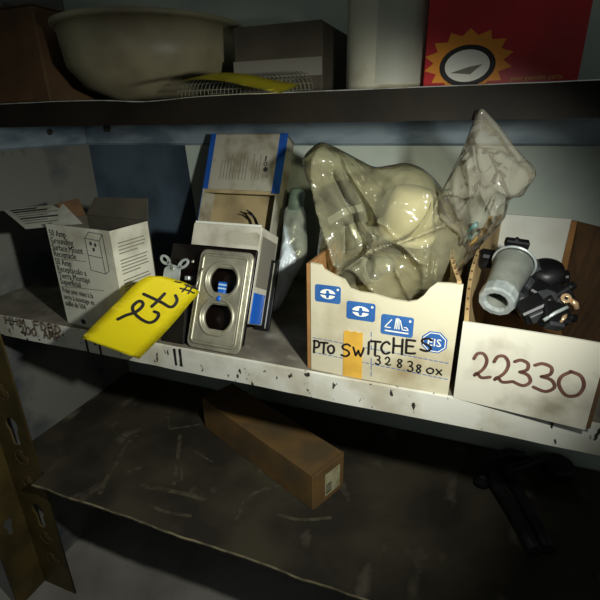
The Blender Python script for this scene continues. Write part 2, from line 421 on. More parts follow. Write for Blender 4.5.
b2.faces.new(rows[0]); b2.faces.new(rows[-1][::-1]); bmesh.ops.recalc_face_normals(b2, faces=b2.faces)
m.add(b2, 'dark_board')
m.box(XL+.001, X0b, -.0155, DEP-.004, ZB-.005, ZB, 'dark_board')
ke = m.mi('board_edge'); m.bm.faces.ensure_lookup_table()
for f in m.bm.faces:
    if f.calc_center_median().y < -.030 and abs(f.normal.z) < .98: f.material_index = ke
for pts_, w_ in (([(100, 493), (108, 477), (117, 462), (124, 450), (130, 441)], .006), ([(168, 407), (168.5, 420), (170, 429)], .003), ([(170, 429), (185, 427), (203, 424)], .004),
                 ([(180, 436), (178, 455), (174, 484)], .005), ([(142, 486), (165, 490), (185, 494), (203, 499)], .006), ([(182, 466), (181.5, 480)], .003), ([(128, 472), (140, 468)], .004),
                 ([(236, 518), (246, 500), (262, 490), (282, 486)], .005), ([(280, 515), (300, 520), (330, 518)], .004), ([(112, 430), (125, 438), (138, 436)], .003), ([(150, 505), (165, 512), (190, 516)], .004), ([(196, 452), (212, 462)], .003)):
    m.stroke([atZ(a_, b_, ZB) for a_, b_ in pts_], w_*1.5, 'scuff', (0, 0, 1), .0004)
tag(m.build('shelf_board'), 'dark dirty board with pale scuffs lying on the bottom shelf, front edge worn', 'board')
fm = MB(); fm.box(-2, 1.6, -1.6, 1.0, -.66, -.64, 'concrete'); fo = fm.build('floor'); fo['kind'] = 'structure'

# =================================================================== middle shelf
# ---- receptacle carton
a = V((-.577, .012, 0)); b = V((-.449, .0, 0))
RB = frame(a, b-a, (0, 0, 1)); W = (b-a).length; H = .158; D = .072
root = thing('receptacle_carton', 'white receptacle carton with black English, Spanish and French lettering and open top flaps', 'box', RB)
m = MB(); th = .0018
m.box(0, W, 0, th, 0, H, 'grey_white_card'); m.box(0, W, D-th, D, 0, H, 'grey_inside'); m.box(0, th, th, D-th, 0, H, 'grey_inside')
m.box(W-th, W, th, D-th, 0, H, 'grey_white_card'); m.box(th, W-th, th, D-th, 0, th, 'grey_inside')
def line(txt, px, py, size, mt='print_ink', sx=.92):
    q = loc(RB, px, py); q2 = loc(RB, px+30, py+3.0)
    m.text(txt, size, mt, T(q[0], -.0003, q[1]) @ FACE, sx=sx)
LS = .0138
for txt, px, py in (('50 Amp', 50, 235.5), ('Grounding', 51.5, 242.8), ('Surface Mount', 53, 249.6), ('Receptacle', 54.5, 256), ('50 Amp', 56, 264),
                    ('Receptáculo a', 58, 270.8), ('Tierra Montaje', 59.5, 277.4), ('Superficial', 61, 283.6), ('Prise avec mise à la', 63, 292),
                    ('terre à montage en', 64.5, 298.6), ('saillie de 50A', 66, 305)):
    line(txt, px, py, LS if py < 285 else .0122, sx=.80 if py < 285 else .70)
for (x0, y0), (x1, y1) in (((54, 258), (86, 261.5)), ((61, 286), (104, 290.5))):
    q0 = loc(RB, x0, y0); q1 = loc(RB, x1, y1); m.stroke([V((q0[0], 0, q0[1])), V((q1[0], 0, q1[1]))], .0006, 'print_ink', (0, -1, 0))
def pl(pts, w=.0008, mt='print_ink'):
    qq = [loc(RB, *p) for p in pts]
    for u, v in zip(qq, qq[1:]): m.stroke([V((u[0], 0, u[1])), V((v[0], 0, v[1]))], w, mt, (0, -1, 0))
pl([(85, 238), (89, 232), (102.5, 234.5), (109.5, 271), (106, 274), (91.5, 270), (85, 238)])
pl([(85, 238), (99.5, 241), (106, 274)]); pl([(99.5, 241), (102.5, 234.5)]); pl([(89, 255), (102, 258)])
for px, py in ((91, 243.5), (95.5, 245), (94, 249.5)):
    q = loc(RB, px, py); m.prism(ell(q[0], q[1], .0018, .0028, 10), -.0006, 0, 'print_ink')
q = loc(RB, 83.5, 321.5); m.prism(ell(q[0], q[1], .005, .0042, 14), -.0006, 0, 'print_ink')
# fine print on the right-hand face
for k in range(15):
    if k in (4, 10): continue
    z = H-.020-k*.0049; y0 = .010; y1 = .062-(.018 if k in (3, 9, 14) else random.random()*.006)
    m.box(W, W+.0003, y0, y1, z, z+.0016, 'print_and_shade_grey')
q = .016; m.prism(ell(0, 0, .005, .004, 14), -.0005, 0, 'print_ink', T(W, .012, .052) @ Matrix.Rotation(PI/2, 4, 'Z'))
m.build('carton_body', root)
iR = RB.inverted()
m = MB()
A = iR @ atY(3, 210, .066); B = iR @ atY(25, 228.5, .022); C_ = iR @ atY(82, 223, .010); E_ = iR @ atY(63, 203.5, .058)
m.sheet([C_, B, A, E_], .0014, 'grey_white_card')
n = (C_-B).cross(A-B).normalized()
if n.z < 0: n = -n
for k in range(7):
    t = .12+k*.115
    e0 = A.lerp(B, t); e1 = E_.lerp(C_, t)
    p0, p1 = e0.lerp(e1, .12), e0.lerp(e1, .55+.35*((k*2) % 5)/5)
    m.stroke([p0, p0.lerp(p1, .5), p1], .0030 if k in (0, 1, 4) else .0018, 'print_ink' if k in (0, 1, 4) else 'print_and_shade_grey', n, .0018)
m.build('flap', root)
m = MB(); m.sheet([V((0, D, H)), V((W, D, H)), V((W-.006, D+.012, H+.030)), V((.012, D+.012, H+.026))], .0014, 'grey_inside'); m.build('flap', root)
m = MB(); m.sheet([V((0, D-.002, H)), V((0, D*.45, H)), V((-.016, D*.5, H+.022)), V((-.012, D, H+.026))], .0014, 'kraft_dark'); m.build('flap', root)

# ---- leaning stack: common tilt
LEAN = math.radians(26.5)
uz = V((0, math.sin(LEAN), math.cos(LEAN)))
def leaned(x, y, z=0, yaw=0):
    return frame((x, y, z), (math.cos(yaw), math.sin(yaw), 0), uz)
# blue striped carton
BM = leaned(atY(212, 133, .29).x, .29-.273*math.tan(LEAN)+.0, .0)
tlx, tlz = loc(BM, 212, 133); trx, trz = loc(BM, 286, 134)
cw = trx-tlx; ch = (tlz+trz)/2; cdp = .040
z0 = cdp*math.sin(LEAN); BM = BM @ T(tlx, 0, 0)
root = thing('blue_striped_carton', 'tall grey carton with blue edge stripes leaning on the back wall, front cut open', 'box', BM)
m = MB(); cutz = loc(BM, 240, 190)[1]; bt = z0/ math.cos(LEAN)*.9
m.box(0, cw, 0, .003, cutz, ch, 'grey_carton'); m.box(0, .003, .0, cdp, bt, ch, 'grey_carton'); m.box(cw-.003, cw, .0, cdp, bt, ch, 'grey_carton')
m.box(0, cw, .0, cdp, ch-.002, ch, 'grey_carton')
m.box(.003, cw-.003, cdp-.003, cdp, bt, ch-.002, 'tan_inside'); m.box(.003, cw-.003, .003, cdp, bt, bt+.003, 'tan_inside')
m.box(.003, cw-.003, .002, .0035, cutz-.006, cutz+.002, 'tan_inside')
sw = .012
m.box(-.0004, sw*.8, -.0006, 0, cutz, ch, 'carton_blue'); m.box(-.0006, 0, -.0006, cdp*.5, bt+.09, ch, 'carton_blue')
sx0 = loc(BM, 276.5, 160)[0]; sx1 = loc(BM, 284.5, 160)[0]
m.box(sx0, sx1, -.0006, 0, cutz-.004, ch, 'carton_blue')
for k in range(13):                                   # fine print running up the face
    x = .030+k*.0062; z1_ = cutz+.018; ln = .035+.012*random.random()
    if k in (5, 9): continue
    m.box(x, x+.0012, -.0003, 0, z1_, z1_+ln, 'print_and_shade_grey')
gx = loc(BM, 266, 160)[0]
for px, py, s_ in ((266, 158.5, 'l'), (265.5, 164, 'o'), (265.5, 169.5, 'd'), (265, 175.5, 'x')):
    gx, gz = loc(BM, px, py)
    if s_ == 'l': m.box(gx-.0012, gx+.0012, -.0006, 0, gz-.0045, gz+.0045, 'print_ink')
    elif s_ == 'o': m.outline([ell(gx, gz, .0035, .0040, 16), ell(gx, gz, .0020, .0024, 16)], .0003, 0, 'print_ink')
    elif s_ == 'd': m.prism(ell(gx, gz, .0042, .0045, 16), -.0006, 0, 'print_ink')
    else:
        for t in range(4):
            m.box(gx-.005+t*.003, gx-.0035+t*.003, -.0006, 0, gz-.004, gz+.004-(t % 2)*.003, 'print_and_shade_grey')
m.build('carton_body', root)
# hooked wire inside the cut-out
wire = MB()
w0 = [atY(*p) for p in ((258, 232, .205), (257.5, 226, .215), (255, 219, .225), (251, 213, .23), (246.5, 210, .225))]
wire.tube(w0, [.0028, .0028, .0024, .0018, .0010], 'black_plastic', 8)
w1 = [atY(*p) for p in ((254.5, 218, .222), (249, 213.5, .222), (244.5, 212.5, .22))]
wire.tube(w1, [.0018, .0014, .0008], 'black_plastic', 8)
tag(wire.build('hook_tool'), 'small black hooked wire pick standing in the cut-open carton', 'tool')

# white small carton, leaning
CM = leaned(0, .030, 0)
x0, zt = loc(CM, 194.5, 219.5); x1, zt2 = loc(CM, 262, 230)
cz = (zt+zt2)/2; cdp = .062
CM = CM @ T(x0, 0, 0); cw2 = x1-x0; bt = cdp*math.tan(LEAN)+.001
root = thing('small_carton', 'small plain white carton leaning behind the dark brown wall plate', 'box', CM)
m = MB(); m.box(0, cw2, 0, cdp, bt, cz, 'white_card_dirty', .0012)
m.box(cw2, cw2+.0004, .006, cdp-.004, cz-.085, cz-.012, 'print_and_shade_grey')  # grey over the side: its print plus painted shade of the angled face
m.prism([(cw2*.5, cz-.022), (cw2*.56, cz-.012), (cw2*.66, cz-.009), (cw2*.8, cz-.011), (cw2*.93, cz-.008), (cw2*.99, cz-.012), (cw2*.99, cz-.028), (cw2*.7, cz-.027)], -.0003, 0, 'grey_carton')
cb_ = m.build('carton_body', root)
m = MB(); m.box(cw2, cw2+.0012, .004, cdp-.02, bt+.001, bt+.045, 'screw_blue', .0004); bl = m.build('blue_label', root); bl['label'] = 'blue label low on the carton side'
m = MB(); m.box(.002, cw2-.002, .001, .0022, cz-.001, cz+.003, 'white_card'); m.build('flap', root)

# dark brown wall plate in front of it
KM = leaned(0, .024, 0)
k0 = loc(KM, 172, 240); k1 = loc(KM, 258, 251.5)
KM = KM @ T(k0[0], 0, 0.001); kw = k1[0]-k0[0]; kh = (k0[1]+k1[1])/2
root = thing('brown_wall_plate', 'glossy dark brown wall plate leaning behind the steel receptacle cover', 'plate', KM)
m = MB(); m.outline([rrect(.003, kw-.003, .003, kh-.003, .002)], .0012, .0016, 'black_plate', T(0, .003, 0)); m.build('plate', root)
m = MB(); q = loc(KM, 193, 261.5)
m.lathe([(0, .0016), (.0018, .0014), (.0024, 0)], 'steel_bright', Matrix(((1, 0, 0, q[0]), (0, 0, -1, 0), (0, 1, 0, q[1]), (0, 0, 0, 1))), 14); m.build('screw', root)

# thin black plate on edge to the right of it
EM = leaned(loc(CM, 262, 246)[0]+CM.translation.x+.012, .085, 0)
e0 = loc(EM, 272, 261, 0); e1 = loc(EM, 280.5, 261, 0)
EM = EM @ T(e0[0]-.012, 0, 0); eh = loc(EM, 276, 261)[1]
root = thing('black_wall_plate', 'thin black wall plate on edge right of the small white carton', 'plate', EM)
m = MB(); m.outline([rrect(0, e1[0]-e0[0]+.010, .001, eh, .002)], .0018, .0006, 'black_plastic', T(0, 0, 0)); m.build('plate', root)
m = MB(); m.box(e1[0]-e0[0]+.0035, e1[0]-e0[0]+.0048, -.0034, -.002, .004, eh-.004, 'steel_bright'); m.build('edge_highlight', root)  # bright strip drawn as the highlight along the plate's edge

# steel duplex cover
SM = leaned(0, .006, 0)
b0 = loc(SM, 187.5, 347); b1 = loc(SM, 241, 357); t0 = loc(SM, 203, 251); t1 = loc(SM, 257, 252)
sx0 = (b0[0]+t0[0])/2; sx1 = (b1[0]+t1[0])/2; sh = (t0[1]+t1[1])/2
SM = SM @ T(sx0, 0, .0); swd = sx1-sx0
root = thing('receptacle_cover', 'steel duplex receptacle cover with two rounded openings leaning at the shelf edge', 'plate', SM)
c1 = loc(SM, 224, 281); c2 = loc(SM, 219, 317.5)
def duplex(c, R, fl, n=40):
    out = []
    for k in range(n):
        a = 2*PI*k/n; x = R*math.cos(a); z = R*math.sin(a)
        out.append((c[0]+x, c[1]+max(-fl, min(fl, z))))
    return out
R0 = swd*.268; FLT = R0*.84
cc1 = (swd*.5, c1[1]); cc2 = (swd*.5, c2[1]); sc = (swd*.5, (c1[1]+c2[1])/2)
m = MB()
m.outline([rrect(.004, swd-.004, .004, sh-.004, .007), duplex(cc1, R0, FLT), duplex(cc2, R0, FLT)], .0008, .0022, 'steel', T(0, -.003, 0))
# raised step of the face
m.outline([rrect(.011, swd-.011, .011, sh-.011, .004), duplex(cc1, R0*1.02, FLT*1.03), duplex(cc2, R0*1.02, FLT*1.03)], .0004, .0012, 'steel', T(0, -.006, 0))
cpl = m.build('plate', root)
m = MB()
for c in (cc1, cc2):
    m.tube([(x, -.0076, z) for x, z in duplex(c, R0*1.13, R0*1.06)], .0022, 'steel', 8, closed=True)
m.build('embossed_ring', cpl)
m = MB(); m.tube([(x, -.0070, z) for x, z in rrect(.008, swd-.008, .008, sh-.008, .006)], .0022, 'steel', 8, closed=True)
m.tube([(x, -.0035, z) for x, z in rrect(.0025, swd-.0025, .0025, sh-.0025, .008)], .0025, 'steel', 8, closed=True); m.build('rim', cpl)
m = MB(); m.lathe([(0, .003), (.0032, .0024), (.0042, 0)], 'screw_blue', Matrix(((1, 0, 0, sc[0]), (0, 0, -1, -.0078), (0, 1, 0, sc[1]), (0, 0, 0, 1))), 16); m.build('screw', cpl)
# pale blue striped lever showing through the upper opening
NM = SM @ T(cc1[0]-.004, .001, cc1[1]-R0*.84)
root = thing('blue_terminal', 'blue and white striped terminal showing in the upper opening of the steel cover', 'connector', NM)
m = MB(); m.box(-.0055, .0055, 0, .006, 0, .007, 'screw_blue', .001); m.build('body', root)
m = MB()
for k in range(4): m.box(-.005, .005, -.0006, .005, .0072+k*.0026, .0095+k*.0026, 'stripe_pale' if k % 2 == 0 else 'screw_blue')
m.build('striped_end', root)

# receptacle with mounting ears behind the tag
YM = leaned(0, .012, 0) 
yo = loc(YM, 178, 282)
YM = YM @ T(yo[0], 0, yo[1]) @ Matrix.Rotation(math.radians(-6), 4, 'Y')
root = thing('duplex_receptacle', 'black receptacle with steel mounting ears half hidden under the yellow number tag', 'receptacle', YM)
m = MB(); m.box(-.020, .020, -.004, .010, -.105, -.012, 'black_plastic', .003, seg=2); m.build('body', root)
def near(px, py): return loc(YM, px, py)
m = MB()
eA = near(167.5, 260.5); eB = near(185.5, 264.5); ce = near(175, 268)
strap = [near(166.5, 277), near(168.5, 268.5), near(171, 266)]
def ring(c, r): return ell(c[0], c[1], r, r*1.05, 20)
m.outline([[near(165, 280), near(167, 269), near(171.5, 265.5), near(176, 265.5), near(180.5, 267.5), near(182.5, 270), near(181, 283)], ], .0007, .0003, 'zinc_bright', T(0, -.005, 0))
for c, d in ((eA, 1), (eB, -1)):
    def rot(pts_): return [(c[0]+(x)*.82+d*.57*z, c[1]-d*.57*x+z*.82) for x, z in pts_]
    m.outline([rot(ell(0, 0, .0098, .0062, 28)), rot(ell(-d*.0012, 0, .0058, .0031, 20))], .0007, .0003, 'zinc_bright', T(0, -.005, 0))
p, q = near(170, 264), near(173, 267); m.prism([near(168, 262.5), near(171, 261.5), near(175, 266), near(172, 268)], -.006, -.0044, 'zinc_bright')
m.prism([near(182, 266), near(184.5, 267), near(181, 271), near(178.5, 268)], -.006, -.0044, 'zinc_bright')
q = near(174.5, 269); m.lathe([(0, .0012), (.0032, .001), (.0038, 0)], 'zinc', Matrix(((1, 0, 0, q[0]), (0, 0, -1, -.006), (0, 1, 0, q[1]), (0, 0, 0, 1))), 16); m.box(q[0]-.003, q[0]+.003, -.0076, -.0070, q[1]-.0005, q[1]+.0005, 'post_hole'); m.build('mounting_strap', root)
m = MB(); q = near(189, 278.5); m.box(q[0]-.004, q[0]+.004, -.006, 0, q[1]-.003, q[1]+.003, 'zinc_bright', .001); m.build('terminal_screw', root)

# ---- yellow number tag
A = atY(81, 338, -.078); B = atY(139, 359, -.036); Ct = atY(178, 280, .004)
nT = (B-A).cross(Ct-A).normalized()
if nT.y > 0: nT = -nT
TM = frame(A, B-A, (Ct-A)-(B-A)*((Ct-A).dot(B-A)/(B-A).length_squared))
TL = (TM.inverted() @ Ct).z
def tpt(px, py, lift=0):
    x, z = loc(TM, px, py); t = max(0, min(1, z/TL)); return V((x, -.007*math.sin(PI*t)-lift, z))
outl_l = [(81, 338), (101, 316), (120, 297.5), (135, 283), (150, 273.5)]
outl_r = [(139, 359), (158, 338), (176, 318), (190, 302), (202, 291)]
root = thing('number_tag', 'yellow paper tag with handwritten #72 hanging over the shelf edge', 'tag', TM)
m = MB(); bm2 = bmesh.new(); NR = 24; NC = 6
def interp(pl_, t):
    f = t*(len(pl_)-1); i = min(int(f), len(pl_)-2); f -= i
    p0, p1, p2, p3 = [V(pl_[max(0, min(len(pl_)-1, j))]) for j in (i-1, i, i+1, i+2)]
    return .5*((2*p1)+(p2-p0)*f+(2*p0-5*p1+4*p2-p3)*f*f+(3*p1-p0-3*p2+p3)*f**3)
grid = []
for i in range(NR+1):
    t = i/NR*1.0
    l, r = interp(outl_l, t), interp(outl_r, t); row = []
    for j in range(NC+1):
        s_ = j/NC
        bulge = 0
        p = l.lerp(r, s_)
        if i >= NR-2: p = p.lerp(V((176, 289)), (.02, .05, .14)[i-NR+2]*(abs(s_-.5)*2)**3)
        if i == NR: p += V((3, -2.0))*math.sin(PI*s_)
        row.append(bm2.verts.new(tpt(p.x, p.y)))
    grid.append(row)
for i in range(NR):
    for j in range(NC):
        f = bm2.faces.new((grid[i][j], grid[i][j+1], grid[i+1][j+1], grid[i+1][j])); f.smooth = True
ex = bmesh.ops.solidify(bm2, geom=bm2.faces[:], thickness=.0004)
m.add(bm2, 'tag_yellow')
def pen(pts, w=.0042):
    m.stroke([tpt(100+x/5, 250+y/5, .0004) for x, y in pts], w, 'marker', (0, -1, 0), .0007)
pen([(90, 335), (130, 315), (175, 300), (205, 278), (215, 258), (200, 245), (178, 255), (163, 275), (170, 300), (200, 330), (240, 350), (268, 345), (288, 325), (290, 305), (270, 297)])
pen([(218, 212), (262, 232), (310, 255), (345, 275), (368, 270), (384, 245), (376, 222)])
pen([(258, 272), (285, 248), (322, 212)])
pen([(400, 188), (440, 200), (470, 213)], .0022); pen([(425, 172), (455, 183), (487, 194)], .0022)
pen([(410, 205), (425, 190), (443, 170)], .0022); pen([(440, 214), (452, 196), (470, 178)], .0022)
pen([(375, 155), (392, 160), (405, 160)], .0018)
m.build('paper', root)
m = MB()
sp = [tpt(196, 287), TM.inverted() @ (SM @ V((.012, -.012, sh-.028))), TM.inverted() @ (SM @ V((.034, -.010, sc[1]+.004)))]
m.tube([sp[0], sp[0].lerp(sp[1], .5)+V((0, -.001, -.001)), sp[1]], .0006, 'steel_bright', 6); m.build('wire_tie', root)

# ---- clear-wrapped pale part right of the striped carton
def inflated(M, cpx, outl, front, back, mt, seed, rings=16, na=110, amp=.006, freq=22, pw=.55, smooth=True, folds=()):
    c = V(loc(M, *cpx)); o = [V(loc(M, *p)) for p in outl]
    k = len(o); pts = []
    for i in range(na):
        f = i/na*k; a_ = int(f); f -= a_
        p0, p1, p2, p3 = o[(a_-1) % k], o[a_ % k], o[(a_+1) % k], o[(a_+2) % k]
        pts.append(.5*((2*p1)+(p2-p0)*f+(2*p0-5*p1+4*p2-p3)*f*f+(3*p1-p0-3*p2+p3)*f**3)*1)
    b = bmesh.new(); outer = None; sides = []
    edge = [b.verts.new((p.x, noise.noise(V((p.x*20, p.y*20, seed)))*.004, p.y)) for p in pts]
    for sgn, dep in ((-1, front), (1, back)):
        prev = edge
        for r in range(1, rings):
            rr = 1-r/rings; row = []
            for p in pts:
                q = c+(p-c)*rr; h = (1-rr*rr)**pw
                nv = V((q.x*freq, q.y*freq, seed+sgn*3.1))
                rd = noise.ridged_multi_fractal(nv, 1.0, 2.1, 3, 1.0, 2.0)-1.0
                dd = dep*h + amp*rd*min(1, h*2.2)
                for (fa, fb, fh, fw_) in folds:
                    ab = fb-fa; t = max(0, min(1, (q-fa).dot(ab)/ab.dot(ab))); ds = (q-fa-ab*t).length
                    dd += fh*math.exp(-abs(ds)/fw_)*min(1, h*2)
                row.append(b.verts.new((q.x+noise.noise(nv)*amp*.4, sgn*max(dd, .001), q.y)))
            for j in range(na):
                f = b.faces.new((prev[j], prev[(j+1) % na], row[(j+1) % na], row[j])); f.smooth = smooth
            prev = row
        ctr = b.verts.new((c.x, sgn*dep, c.y))
        for j in range(na):
            f = b.faces.new((prev[j], prev[(j+1) % na], ctr)); f.smooth = smooth
    bmesh.ops.recalc_face_normals(b, faces=b.faces)
    m = MB(); m.add(b, mt); return m
p = atZ(274, 309, 0.004)
WM = frame(p, (1, 0, 0), (0, .42, .9))
root = thing('wrapped_part', 'pale bluish part wrapped in plastic standing beside the blue striped carton', 'package', WM)
inflated(WM, (291, 250), [(286, 208), (296, 206), (304, 208), (306, 225), (307, 250), (302, 266), (293, 280), (284, 300), (276, 311), (268, 311), (272, 290), (280, 262), (284, 232)], .020, .020, 'pale_wrap', 3.3, amp=.004, freq=30).build('wrapping', root)
m = MB(); q0 = loc(WM, 295.5, 212); q1 = loc(WM, 297, 190); rr = abs(loc(WM, 303.5, 200)[0]-loc(WM, 289, 200)[0])/2
m.lathe([(0, 0), (rr, 0), (rr, .02), (rr*.97, (q1[1]-q0[1])*.9), (rr*.8, q1[1]-q0[1]), (0, q1[1]-q0[1])], 'pale_cap', T((q0[0]+q1[0])/2, 0, q0[1]), 24); m.build('cap', root)

def bent_wall(m, y0, y1, hz, x, th_, lean, mt='kraft_pale'):   # cardboard side bowed to the left at its top
    b = bmesh.new(); rows = []
    for i in range(15):
        t = i/14; y = y0+(y1-y0)*t; h = hz(t); d = lean*math.sin(PI*t)
        rows.append([b.verts.new((x-dx, y, z)) for dx, z in ((0, .0005), (d*.45, h*.55), (d, h), (d-th_, h), (d*.45-th_, h*.55), (-th_, .0005))])
        if mt == 'kraft_pale' and 0 < i < 14:
            for k in range(2):
                yy = y+k*(y1-y0)/28; m.box(x-d+th_*.25, x-d+th_*.75, yy, yy+.004, h-.001, h+.0012, 'kraft_dark')
    for A_, B_ in zip(rows, rows[1:]):
        for j in range(6): b.faces.new((A_[j], A_[(j+1) % 6], B_[(j+1) % 6], B_[j]))
    b.faces.new(rows[0]); b.faces.new(rows[-1][::-1]); bmesh.ops.recalc_face_normals(b, faces=b.faces); m.add(b, mt)
# ---- open cardboard box of switches
PM = frame((-.1656, .006, 0), (.165, -.004, 0), (0, 0, 1))
PW = .165; PH = .138; PD = .235
root = thing('switch_box', 'open cream cardboard box with blue logos and PTO SWITCHES written on its torn front', 'box', PM)
top = [(311, 262.5), (321.5, 264.5), (324, 269), (334, 274.5), (345, 279.5), (350, 288), (360, 291.5), (374, 293.6), (392, 299), (408, 301.5), (417, 300), (424, 295), (430, 287.5), (437, 282.5), (450, 283), (463.5, 284.5)]
m = MB()
pts = [loc(PM, *p) for p in top]
m.prism([(0, 0), (PW, 0)]+[(min(max(x, 0), PW+.003), z) for x, z in pts[::-1]], -.002, .002, 'cream_card')
def rpx(mb, x0, y0, x1, y1, r, mt, e=.0004, slope=.19):
    a_ = loc(PM, x0, y0); c_ = loc(PM, x1, y1); mb.prism(rrect(a_[0], c_[0], c_[1], a_[1], r), -.002-e, -.0018, mt)
def lp(x, y): return loc(PM, x, y, -.002)
def cpoly(pp, mt, e): m.prism([lp(*p) for p in pp], -.002-e, -.0018, mt)
def strk(pp, w, mt, e=.0004):
    m.stroke([V((lp(*p)[0], -.002, lp(*p)[1])) for p in pp], w, mt, (0, -1, 0), e)
# printed logos
for (cx, cy, hw, hh) in ((327.8, 294.0, 13, 8.6), (360.8, 311.3, 14.6, 9), (397, 325.8, 16.6, 10)):
    c = lp(cx, cy); w_ = abs(lp(cx+hw, cy)[0]-c[0]); h_ = abs(lp(cx, cy+hh)[1]-c[1])
    m.prism(rrect(c[0]-w_, c[0]+w_, c[1]-h_, c[1]+h_, .003), -.0024, -.0018, 'logo_blue')
    if cx < 380:
        m.prism(ell(c[0], c[1], w_*.60, h_*.56), -.0027, -.0018, 'logo_white')
        m.prism([(c[0]-w_*.72, c[1]+h_*.10), (c[0]-w_*.2, c[1]+h_*.02), (c[0], c[1]+h_*.28), (c[0]+w_*.2, c[1]+h_*.10), (c[0]+w_*.72, c[1]+h_*.10), (c[0]+w_*.72, c[1]-h_*.14), (c[0]+w_*.2, c[1]-h_*.08), (c[0], c[1]-h_*.32), (c[0]-w_*.2, c[1]-h_*.14), (c[0]-w_*.72, c[1]-h_*.12)], -.0029, -.0018, 'logo_blue')
        m.prism(ell(c[0], c[1]+h_*.28, w_*.12, h_*.16, 12), -.0030, -.0018, 'logo_blue'); m.prism(ell(c[0], c[1]-h_*.30, w_*.12, h_*.16, 12), -.0030, -.0018, 'logo_blue')
    else:
        def g(u, v): return V((c[0]+u*w_, -.0024, c[1]+v*h_))
        for st in ([(-.75, -.25), (-.35, .55)], [(-.75, -.25), (-.4, -.25)], [(-.12, -.3), (-.06, .7)], [(.0, -.3), (.02, .75)], [(.14, -.3), (.1, .7)], [(.35, -.3), (.18, .6)], [(.35, -.3), (.7, -.3)], [(.7, -.3), (.6, -.05), (.45, -.05)]):
            m.stroke([g(*p) for p in st], .0011, 'logo_white', (0, -1, 0), .0003)
        m.stroke([g(-.7, -.6), g(.7, -.6)], .0016, 'logo_white', (0, -1, 0), .0003)
    m.prism(ell(c[0]+w_*.78, c[1]+h_*.62, .0014, .0014, 10), -.0027, -.0018, 'logo_white')
c = lp(434.3, 342.2); R = abs(lp(447.6, 342)[0]-c[0])
m.prism(ell(c[0], c[1], R*1.06, R*1.0, 8, PI/8), -.0024, -.0018, 'logo_blue')
m.outline([ell(c[0], c[1], R*.95, R*.9, 8, PI/8), ell(c[0], c[1], R*.88, R*.83, 8, PI/8)], .0001, 0, 'logo_white', T(0, -.0026, 0))
m.text('EIS', R*.95, 'logo_white', T(c[0], -.0026, c[1]-R*.33) @ FACE, 'CENTER')
# ruled dashes
for (x0_, y0_), (x1_, y1_) in (((313, 337.5), (450, 363.6)), ((313, 352), (449, 379.6))):
    for k in range(26):
        if k % 1 == 0:
            t0_, t1_ = k/26, (k+.68)/26
            strk([(x0_+(x1_-x0_)*t0_, y0_+(y1_-y0_)*t0_), (x0_+(x1_-x0_)*t1_, y0_+(y1_-y0_)*t1_)], .0009, 'logo_blue', .0003)
for k in range(7):
    if k == 3: continue
    strk([(371.3, 332+k*6.6), (371.2, 336.5+k*6.6)], .0009, 'logo_blue', .0003)
def gl(chx, x0_, y0_, x1_, y1_, w_=.0026, dy=2.0, mt='marker'):
    glyph(m, chx, ((x0_, y0_), (x1_, y0_+(x1_-x0_)*.16), (x0_-.3, y1_)), w_, mt, PM, -.002, .0010)
for a_ in (('P', 314, 340, 320.5, 352), ('T', 321, 341.5, 328, 352.5), ('O', 328.5, 344.5, 335, 352.5),
           ('S', 342, 343, 351, 355.5), ('W', 353.5, 346.5, 364, 355), ('I', 367.5, 341.5, 371, 353.5), ('T', 371, 340, 381, 354), ('C', 381.5, 340.5, 390, 352.5), ('H', 393, 337.5, 403.5, 352.5), ('E', 406, 339, 415.5, 352.5), ('S', 421, 337, 433, 350)): gl(*a_)
for a_ in (('3', 376, 355, 381, 363.5), ('2', 385.5, 356.5, 391, 364.5), ('8', 397.5, 358.5, 403, 366.5), ('3', 408, 360.5, 413.5, 370.5), ('8', 416.5, 364, 422, 371.5), ('0', 427, 367, 434, 372.5), ('X', 436.5, 368.5, 442, 374)): gl(*a_, .0018)
fpan = m.build('front_panel', root)
m = MB(); q0 = lp(344, 330.5); q1 = lp(363, 333); q2 = lp(361.8, 379); q3 = lp(343, 375.4)
zig = [(q0[0]+(q1[0]-q0[0])*t, q0[1]+(q1[1]-q0[1])*t+(.001 if i % 2 else -.0006)) for i, t in enumerate((0, .2, .4, .6, .8, 1))]
m.prism([q3, q2]+zig[::-1], -.0027, -.0019, 'tape'); tp = m.build('masking_tape', fpan)
m = MB(); m.box(-.006, -.0005, -.001, PD, 0, PH, 'kraft', .0008); m.build('side_panel', root)
m = MB(); bent_wall(m, .003, PD-.005, lambda t: PH-.003+.014*t, PW-.005, .0045, .016); m.build('side_panel', root)
m = MB(); m.box(0, PW-.005, PD-.004, PD, 0, PH+.008, 'kraft_pale'); m.build('back_panel', root)
m = MB(); m.box(0, PW-.005, .002, PD-.004, 0.0005, .003, 'kraft'); m.build('bottom_panel', root)

# ---- switches in the yellowed bag
def switch(px, py, Y, ax, s, body, label, zc=None):
    p = atY(px, py, Y); M = frame(p, V(ax).orthogonal(), ax)
    r_ = thing('push_switch', label, 'switch', M, 'switches bagged in the PTO box')
    mm = MB(); mm.lathe([(0, -.028*s), (.013*s, -.028*s), (.014*s, -.026*s), (.014*s, .004*s), (.009*s, .008*s), (0, .008*s)], body, None, 20); mm.build('body', r_)
    mm = MB(); mm.lathe([(.009*s, .008*s), (.009*s, .024*s), (.006*s, .026*s), (0, .026*s)], 'zinc', None, 16); nk = mm.build('threaded_neck', r_)
    mm = MB(); mm.lathe([(.017*s, -.004*s), (.017*s, .002*s), (.010*s, .002*s)], 'zinc_bright', None, 6, False); mm.build('hex_nut', nk)
switch(347, 218, .112, (.45, -.3, -.8), 1.6, 'black_plastic', 'dark push switch at the upper left inside the yellowed plastic bag')
switch(372, 268, .095, (.8, -.3, .3), 1.2, 'grey_plastic', 'grey push switch low in the yellowed plastic bag above the torn edge')
p = atY(411, 216, .105); M = frame(p, (1, .25, -.2), (.25, -.1, 1))
